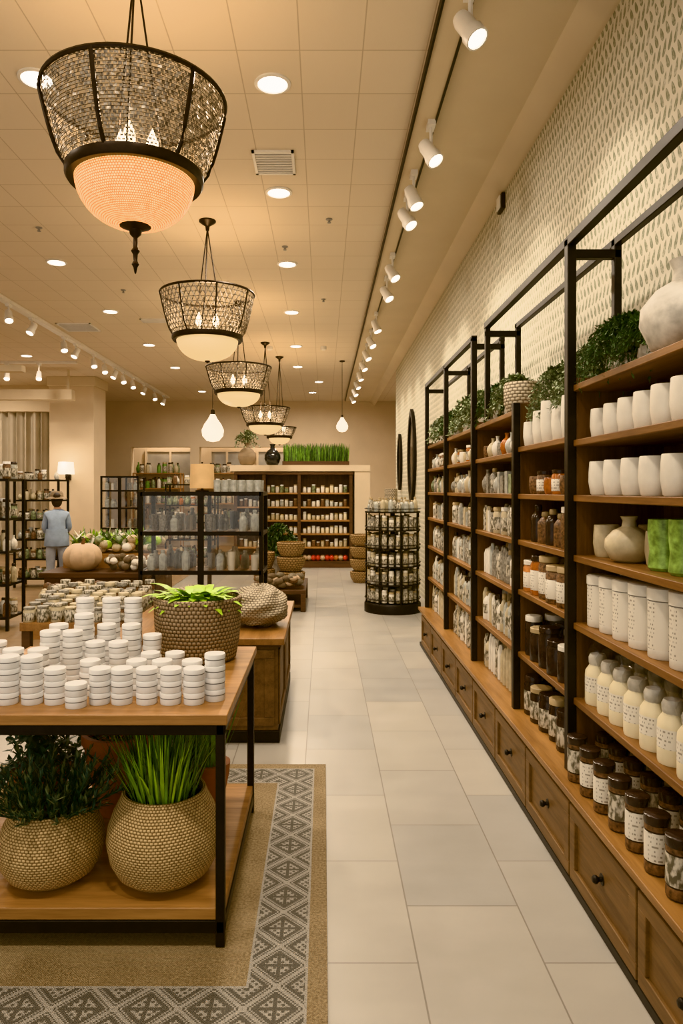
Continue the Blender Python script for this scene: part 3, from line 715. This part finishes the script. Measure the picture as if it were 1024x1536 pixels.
# ---------------------------------------------------------------- wood cabinet + bundle
m=MB(); x0,x1,ya,yb=-1.25,-.27,4.16,5.5
m.box(x0,x1,ya,yb,.07,.57,'drawer_wood'); m.box(x0-.01,x1+.01,ya-.01,yb+.01,0,.07,'black_metal')
m.box(x0-.04,x1+.04,ya-.04,yb+.04,.585,.625,'wood_topy'); m.box(x0-.02,x1+.02,ya-.02,yb+.02,.57,.585,'dark_wood')
for (a,b_) in ((x0,(x0+x1)/2),((x0+x1)/2,x1)):
    m.box(a+.02,b_-.02,ya-.012,ya,.1,.15,'drawer_wood');m.box(a+.02,b_-.02,ya-.012,ya,.5,.55,'drawer_wood');m.box(a+.02,a+.08,ya-.012,ya,.15,.5,'drawer_wood');m.box(b_-.08,b_-.02,ya-.012,ya,.15,.5,'drawer_wood')
for (a,b_) in ((ya,ya+.67),(ya+.67,yb)):
    m.box(x1,x1+.012,a+.02,b_-.02,.1,.15,'drawer_wood');m.box(x1,x1+.012,a+.02,b_-.02,.5,.55,'drawer_wood');m.box(x1,x1+.012,a+.02,a+.08,.15,.5,'drawer_wood');m.box(x1,x1+.012,b_-.08,b_-.02,.15,.5,'drawer_wood')
m.build('wood_cabinet',bevel=.004)
def bundle(name,c,rx,ry,rz):
    m=MB(); b=len(m.v); A,B=56,28
    for i in range(B+1):
        for k in range(A):
            th=pi*i/B; a=2*pi*k/A
            w=1+.05*math.sin(a*5+th*7)+.03*math.sin(th*13+a*2)+U(-.008,.008)
            z=c[2]+rz*(1 if math.cos(th)>0 else .75)*w*math.cos(th)
            m.v.append((c[0]+rx*w*math.sin(th)*math.cos(a),c[1]+ry*w*math.sin(th)*math.sin(a),max(z,.6255)))
    for i in range(B):
        for k in range(A):
            k2=(k+1)%A; m.face([b+i*A+k,b+(i+1)*A+k,b+(i+1)*A+k2,b+i*A+k2],'pebble',True,[(k*.022,i*.02),(k*.022,i*.02+.02),(k*.022+.022,i*.02+.02),(k*.022+.022,i*.02)])
    m.build(name,angle=80)
bundle('woven_pouf',(-.42,4.55,.735),.19,.22,.15)
bundle('woven_pouf',(-.85,4.6,.73),.2,.2,.14)

# ---------------------------------------------------------------- rug + front table
m=MB(); m.box(-1.9,.012,1.86,3.81,0.0,.008,'rug_weave'); m.build('area_rug')
m=MB(); x0,x1,ya,yb=-1.36,-.322,2.28,3.26; Z0=.009; t=.03
for x in (x0+t/2,x1-t/2):
    for y in (ya+t/2,yb-t/2): m.box(x-t/2,x+t/2,y-t/2,y+t/2,Z0,.74,'black_metal')
for z0,z1 in ((.70,.735),(.055,.095)):
    for y in (ya+t/2,yb-t/2): m.box(x0,x1,y-t/2+.001,y+t/2-.001,z0,z1,'black_metal')
    for x in (x0+t/2,x1-t/2): m.box(x-t/2+.001,x+t/2-.001,ya,yb,z0,z1,'black_metal')
m.box(x0-.01,x1+.01,ya-.01,yb+.01,.736,.77,'wood_top')
m.box(x0+.005,x1-.005,ya+.005,yb-.005,.096,.135,'wood_top')
m.build('display_table',bevel=.003)
TT=.7705
m=MB()
def tin(x,y,n,r=.0365,h=.0405):
    z=TT
    for i in range(n):
        rr=r*U(.985,1.01); ox,oy=U(-.001,.001),U(-.001,.001)
        m.lathe((x+ox,y+oy,z),[(0,0),(rr*.95,0),(rr*.97,.003),(rr*.97,h*.50),(rr*.93,h*.52),(rr*.93,h*.56),(rr,h*.58),(rr,h*.9),(rr*.96,h*.97),(rr*.9,h*.985),(0,h*.985)],'white_tin',24,
            ms=['white_tin','white_tin','white_tin','tin_gap','tin_gap','tin_gap','white_tin','white_tin','white_tin','white_tin'])
        z+=h
def tp(px,Y,n): tin(PX(px,Y),Y,n)
for px,n in ((-30,4),(12,4),(48,4),(83,3),(114,2),(150,3),(183,3),(220,3),(256,3),(291,3)): tp(px,2.40 if n>2 else 2.36,n)
tp(322,2.44,4)
for px,n in ((-20,4),(20,4),(58,4),(135,3),(205,3),(243,3),(288,3)): tp(px,2.51,n)
for px,n in ((-5,4),(75,5),(109,5),(143,4),(178,4),(226,3),(262,3)): tp(px,2.63,n)
for px,n in ((88,5),(126,6),(197,5),(160,5),(228,4)): tp(px,2.76,n)
for px,n in ((128,7),(167,7),(200,7)): tp(px,2.90,n)
m.build('stacked_tin_display')
m=MB(); c=(-.545,3.04,TT); 
m.lathe(c,[(0,0),(.145,0),(.165,.01),(.178,.08),(.185,.16),(.187,.24),(.19,.265),(.178,.272),(.17,.25),(.165,.2),(0,.19)],'grey_weave',44)
m.lathe((c[0],c[1],c[2]+.215),[(.168,0),(0,.01)],'soil',20)
for i in range(150):
    a=U(0,2*pi); el=U(.2,1.4); L=U(.09,.17); rr=U(.01,.1)
    m.leaf((c[0]+rr*math.cos(a),c[1]+rr*math.sin(a),c[2]+.225+U(0,.025)),(math.cos(a),math.sin(a),el),L,U(.035,.06),'leaf_lime',1.3,5)
m.build('basket_plant')
def round_basket(m,c,r,h):
    prof=[(0,0),(r*.62,0),(r*.82,h*.1),(r*.94,h*.25),(r,h*.45),(r*.97,h*.62),(r*.88,h*.78),(r*.78,h*.9),(r*.72,h*1.0),(r*.68,h*1.0),(r*.7,h*.9),(r*.75,h*.82),(0,h*.8)]
    m.lathe(c,prof,'seagrass',56)
    m.lathe((c[0],c[1],c[2]+h*.84),[(r*.74,0),(0,.01)],'soil',20)
SZ=.136
m=MB(); c=(-.565,2.49,SZ); round_basket(m,c,.200,.305)
for i in range(420):
    a=U(0,2*pi); rr=.11*math.sqrt(R()); ln=U(.0,.55)
    m.leaf((c[0]+rr*math.cos(a),c[1]+rr*math.sin(a),c[2]+.25),(math.cos(a)*ln,math.sin(a)*ln,1),U(.18,.31),.008,random.choice(('leaf_grass','leaf_grass','leaf_lime','leaf_dark')),U(0,.7),4)
m.build('grass_basket')
m=MB(); c=(-.965,2.49,SZ); round_basket(m,c,.183,.25)
for i in range(120):
    a=U(0,2*pi); ln=U(.1,1.6); p=Vector((c[0]+.07*math.cos(a),c[1]+.07*math.sin(a),c[2]+.20)); d=Vector((math.cos(a)*ln,math.sin(a)*ln,1)).normalized(); L=U(.12,.25)
    pts=[p+d*L*k/4+Vector((0,0,-.02*(k/4)**2)) for k in range(5)]
    m.tube(pts,.002,'leaf_blue',3,False)
    for k in range(28):
        t=U(.1,4); i0=min(int(t),3); q_=pts[i0].lerp(pts[i0+1],t-i0)
        m.leaf(q_,(d+Vector((U(-1,1),U(-1,1),U(-.6,1)))*.8),U(.025,.045),.009,random.choice(('leaf_blue','leaf_blue','leaf_sage')),0,2)
m.build('juniper_basket')
m=MB(); m.lathe((-.86,3.0,SZ),[(0,0),(.1,0),(.15,.22),(.16,.3),(.17,.3),(.17,.34),(.15,.34),(.14,.28),(0,.27)],'terracotta',28)
bush(m,(-.86,3.0,SZ+.27),.17,.14,.16,'leaf_dark',50,.05,12,.03); m.build('terracotta_planter')
m=MB(); m.lathe((-1.2,2.95,SZ),[(0,0),(.09,0),(.12,.15),(.13,.2),(.12,.21),(.11,.17),(0,.17)],'terracotta',28)
bush(m,(-1.2,2.95,SZ+.17),.13,.13,.22,'leaf_blue',70,.05,14,.035); m.build('potted_shrub')
m=MB(); m.lathe((-.50,3.08,SZ),[(0,0),(.06,0),(.085,.12),(.09,.17),(.08,.17),(0,.15)],'terracotta',24)
for i in range(120):
    a=U(0,2*pi); ln=U(.0,.4); m.leaf((-.50+.04*math.cos(a),3.08+.04*math.sin(a),SZ+.14),(math.cos(a)*ln,math.sin(a)*ln,1),U(.25,.38),.012,'leaf_grass',U(0,.5),4)
m.build('potted_grass')

# ---------------------------------------------------------------- left side displays
def rack(name,x0,x1,y0,y1,H,zs,mats,step=.1,hh=.16,z0=.006,fr='black_metal',back=None):
    m=MB(); t=.03
    for x in (x0,x1):
        for y in (y0,y1): m.box(x-t/2,x+t/2,y-t/2,y+t/2,z0,H,fr)
    if back: m.box(x0,x1,y1-.01,y1+.01,z0,H,back)
    for z in zs+[H]:
        m.box(x0,x1,y0,y1,z-.025,z,fr)
    for z in zs+[H]:
        y=y0+.07
        while y<y1-.03:
            x=x0+.06
            while x<x1-.03:
                k=R(); mt=random.choice(mats); h=hh*U(.7,1.05)
                if z==H and R()<.4: x+=step; continue
                if k<.5: jar(m,(x,y,z+E),step*.4,h,mt,random.choice(('paper_lid','white_tin','dark_jar')),'label_art',8)
                elif k<.8: bottle(m,(x,y,z+E),step*.36,h*1.1,mt,'dark_jar',None,8)
                else: vase(m,(x,y,z+E),step*.42,h,mt,8)
                x+=step
            y+=step*1.5
    m.build(name)
gm=['ceramic_beige','brown_food','label_art','glass_ware','ceramic_white','leaf_sage']
rack('display_rack',-4.72,-4.05,10.7,11.1,1.66,[.15,.45,.75,1.05,1.35],gm)
rack('display_rack',-5.7,-4.9,10.0,10.4,1.7,[.15,.45,.75,1.05,1.35],gm)
rack('display_rack',-4.1,-3.34,7.4,7.8,1.62,[.15,.5,.85,1.2],gm,.11,.2)
rack('display_rack',-3.2,-2.2,14.2,14.6,1.62,[.15,.5,.85,1.2],['ceramic_beige','brown_food','amber','leaf_sage','ceramic_white'],.12,.2)
rack('wall_bay_shelving'.replace('wall_',''),-5.0,-3.75,18.4,18.75,1.95,[.3,.75,1.15,1.55],['ceramic_beige','brown_food','ceramic_white','leaf_sage','leaf_grass'],.15,.28,.006,'wood_top','beige_wall')
rack('bay_shelving',-3.3,-2.25,18.4,18.75,1.95,[.3,.75,1.15,1.55],['ceramic_beige','ceramic_white','leaf_sage','pumpkin'],.15,.28,.006,'wood_top','beige_wall')
m=MB(); x0,x1,ya,yb=-2.15,-1.36,4.95,5.8
m.box(x0,x1,ya,yb,.5,.56,'wood_topy')
for x in (x0+.04,x1-.04):
    for y in (ya+.04,yb-.04): m.box(x-.03,x+.03,y-.03,y+.03,0,.5,'dark_wood')
m.box(x0+.03,x1-.03,ya+.03,yb-.03,.15,.18,'dark_wood'); m.build('jar_table',bevel=.004)
m=MB()
for i in range(8):
    for j in range(8):
        jar(m,(x0+.05+.098*i,ya+.05+.1*j,.56+E),.043,U(.10,.13)+.012*j,random.choice(('label_art','ceramic_beige','brown_food','grey_box')),random.choice(('label_art','grey_box','ceramic_beige')),'label_art',10)
m.build('preserve_jar_group')
m=MB(); x0,x1,ya,yb=-3.5,-2.1,8.6,10.0
m.box(x0,x1,ya,yb,.42,.48,'dark_wood'); m.box(x0+.05,x1-.05,ya+.05,yb-.05,.006,.42,'dark_wood'); m.build('produce_stand',bevel=.005)
m=MB()
def pumpkin(c,r,mat):
    b=len(m.v); A,B=40,12
    for i in range(B+1):
        for k in range(A):
            th=pi*i/B; a=2*pi*k/A; w=1-.1*abs(math.sin(a*5))*math.sin(th)
            m.v.append((c[0]+r*w*math.sin(th)*math.cos(a),c[1]+r*w*math.sin(th)*math.sin(a),c[2]+r*.75*math.cos(th)*(1-.15*(math.sin(th)<.4))))
    for i in range(B):
        for k in range(A):
            k2=(k+1)%A; m.face([b+i*A+k,b+(i+1)*A+k,b+(i+1)*A+k2,b+i*A+k2],mat,True)
    m.tube([(c[0],c[1],c[2]+r*.6),(c[0]+.02,c[1],c[2]+r*.95)],[.025,.015],'brown_food',6)
pumpkin((-3.05,8.87,.655),.25,'pumpkin')
m.build('pumpkin')
m=MB()
for i in range(46): m.ell((U(-2.72,-2.18),U(8.68,9.05),.53+U(0,.12)),.05,.05,.045,random.choice(('pebble','ceramic_beige','grey_weave','ceramic_white')),8,6,.06)
m.build('gourd_pile')
m=MB(); m.box(-3.4,-2.15,9.15,9.95,.4805,.66,'wood_top')
for i in range(70):
    m.ell((U(-3.33,-2.22),U(9.22,9.88),.72+U(0,.14)),.07,.07,.06,random.choice(('leaf_grass','pumpkin','ceramic_white','leaf_lime','leaf_sage','ceramic_beige')),8,6,.06)
for i in range(520):
    m.leaf((U(-3.33,-2.22),U(9.22,9.88),.78),(U(-1,1),U(-1,1),1.1),U(.08,.24),.05,random.choice(('leaf_grass','leaf_dark','leaf_lime','ceramic_white','leaf_sage')),.6,3)
m.build('produce_pile')
m=MB()
m.box(-2.95,-2.35,7.0,7.6,.006,.36,'wood_top')
for i in range(70): m.ell((U(-2.9,-2.4),U(7.05,7.55),.39+U(0,.1)),.05,.05,.05,random.choice(('pebble','brown_food','ceramic_beige')),8,6,.05)
m.build('root_vegetable_crate')
m=MB(); sx,sy,sz=PX(101,14.7),14.66,PZ(702,14.7)
m.box(sx-.05,sx+.05,14.74,14.8,sz-.25,sz+.05,'bronze'); m.tube([(sx,14.76,sz-.18),(sx,sy-.04,sz-.2),(sx,sy-.04,sz-.12)],.015,'bronze')
m.lathe((sx,sy-.04,sz),[(.17,-.13),(.15,.12),(.145,.12),(.165,-.13)],'sconce_glow',20); m.build('wall_sconce')
L=bpy.data.lights.new('sconce_lamp','POINT'); L.energy=8; L.color=WARM; L.shadow_soft_size=.1
o=bpy.data.objects.new('sconce_lamp',L); o.location=(sx,sy-.3,sz+.1); scene.collection.objects.link(o)

# ---------------------------------------------------------------- shopper
def person(x,y,rot,S):
    root=bpy.data.objects.new('shopper',None); scene.collection.objects.link(root); root.location=(x,y,.006); root.rotation_euler=(0,0,rot); root.scale=(S,)*3
    V=[(0,0,.92,.155,.12),(0,.01,1.04,.15,.115),(0,.045,1.2,.155,.115),(0,.09,1.34,.145,.09),(0,.12,1.42,.07,.065),(0,.15,1.48,.05,.05),
       (-.09,0,.84,.10,.10),(-.10,.015,.48,.075,.075),(-.10,-.01,.1,.055,.055),(-.11,.10,.035,.04,.03),
       (.09,0,.84,.10,.10),(.11,.05,.48,.075,.075),(.12,.04,.1,.055,.055),(.13,.16,.035,.04,.03),
       (-.16,.09,1.35,.07,.07),(-.20,.10,1.12,.055,.055),(-.13,.27,.99,.036,.036),
       (.16,.09,1.35,.07,.07),(.20,.11,1.12,.055,.055),(.13,.3,1.04,.036,.036)]
    Ed=[(0,1),(1,2),(2,3),(3,4),(4,5),(0,6),(6,7),(7,8),(8,9),(0,10),(10,11),(11,12),(12,13),(3,14),(14,15),(15,16),(3,17),(17,18),(18,19)]
    me=bpy.data.meshes.new('body_base'); me.from_pydata([v[:3] for v in V],Ed,[]); ob=bpy.data.objects.new('body_base',me); scene.collection.objects.link(ob)
    md=ob.modifiers.new('skin','SKIN'); 
    for i,v in enumerate(V): me.skin_vertices[0].data[i].radius=(v[3],v[4])
    me.skin_vertices[0].data[0].use_root=True
    sb=ob.modifiers.new('sub','SUBSURF'); sb.levels=2; sb.render_levels=2
    bpy.context.view_layer.update(); dg=bpy.context.evaluated_depsgraph_get()
    nm_=bpy.data.meshes.new_from_object(ob.evaluated_get(dg)); bpy.data.objects.remove(ob)
    nm_.materials.clear()
    for k in ('denim_blue','trouser_grey','skin_tone','dark_jar'): nm_.materials.append(MATS[k])
    for p in nm_.polygons:
        c=p.center; p.use_smooth=True
        if c.z<.085: p.material_index=3
        elif c.z<.86 and abs(c.x)<.24: p.material_index=1
        elif c.z>1.45 or (c.y>.25 and c.z<1.1): p.material_index=2
        else: p.material_index=0
    body=bpy.data.objects.new('body',nm_); scene.collection.objects.link(body); body.parent=root
    m=MB(); hc=(0,.18,1.60)
    m.ell(hc,.075,.095,.115,'skin_tone',20,14); m.tube([(0,.13,1.45),(0,.165,1.54)],.05,'skin_tone',10)
    m.ell((0,.275,1.585),.014,.022,.022,'skin_tone',8,6); m.ell((0,.262,1.545),.026,.01,.008,'red_fruit',8,6)
    for s_ in (-1,1):
        m.ell((s_*.03,.262,1.61),.013,.008,.008,'white_tin',8,6); m.ell((s_*.03,.268,1.61),.006,.005,.006,'hair_dark',8,6); m.ell((s_*.077,.17,1.59),.012,.02,.03,'skin_tone',8,6)
    ho=m.build('head'); ho.parent=root
    m=MB(); m.ell((0,.16,1.64),.10,.105,.11,'hair_dark',18,10,.03); m.ell((0,.11,1.57),.085,.07,.09,'hair_dark',14,8,.04); m.ell((0,.06,1.68),.06,.06,.055,'hair_dark',12,8,.05)
    h2=m.build('hair',angle=80); h2.parent=root
    m=MB()
    m.lathe((0,.15,1.655),[(.10,.0),(.17,-.03),(.172,-.024),(.11,.01),(.105,.06),(.08,.1),(0,.105)],'grey_weave',20); h3=m.build('sun_hat'); h3.parent=root
    for s_,w in ((-1,Vector((-.13,.27,.99))),(1,Vector((.13,.3,1.04)))):
        m=MB(); d=Vector((-.05*s_,.95,-.25)).normalized()
        side=Vector((1,0,0)); 
        m.tube([w,w+d*.03,w+d*.085],[.026,.034,.034],'skin_tone',8)
        for k,l in enumerate((.062,.075,.07,.055)):
            b0=w+d*.08+side*(.024-.016*k)*(-s_); m.tube([b0,b0+d*l*.5,b0+d*l*.85+Vector((0,0,-l*.3))],[.0095,.009,.007],'skin_tone',6)
        tb=w+d*.03+side*(-s_)*.03; m.tube([tb,tb+(d*.6+side*(-s_)).normalized()*.035,tb+(d+side*(-s_)*.5).normalized()*.065],[.012,.010,.008],'skin_tone',6)
        o=m.build('hand'); o.parent=root
    m=MB(); m.lathe((0,.0,0),[(.17,1.12),(.19,1.0),(.205,.84),(.2,.83),(.17,.98)],'denim_blue',20,sx=1,sy=.75); o=m.build('shirt_hem'); o.parent=root
person(PX(91,10.15),10.0,.35,.84)

# ---------------------------------------------------------------- world, camera
w=bpy.data.worlds.new('world'); scene.world=w; w.use_nodes=True
w.node_tree.nodes['Background'].inputs[0].default_value=(1,.92,.81,1); w.node_tree.nodes['Background'].inputs[1].default_value=.95
cam=bpy.data.cameras.new('camera'); co=bpy.data.objects.new('camera',cam); scene.collection.objects.link(co)
co.location=(0,0,CZ); co.rotation_euler=(pi/2,0,0); cam.sensor_fit='AUTO'; cam.sensor_width=36; cam.lens=F/1536*36
cam.shift_x=27/1536; cam.shift_y=-33/1536; cam.clip_start=.05
scene.camera=co
try: scene.view_settings.view_transform='Khronos PBR Neutral'
except Exception: scene.view_settings.view_transform='Standard'
scene.view_settings.exposure=0.15
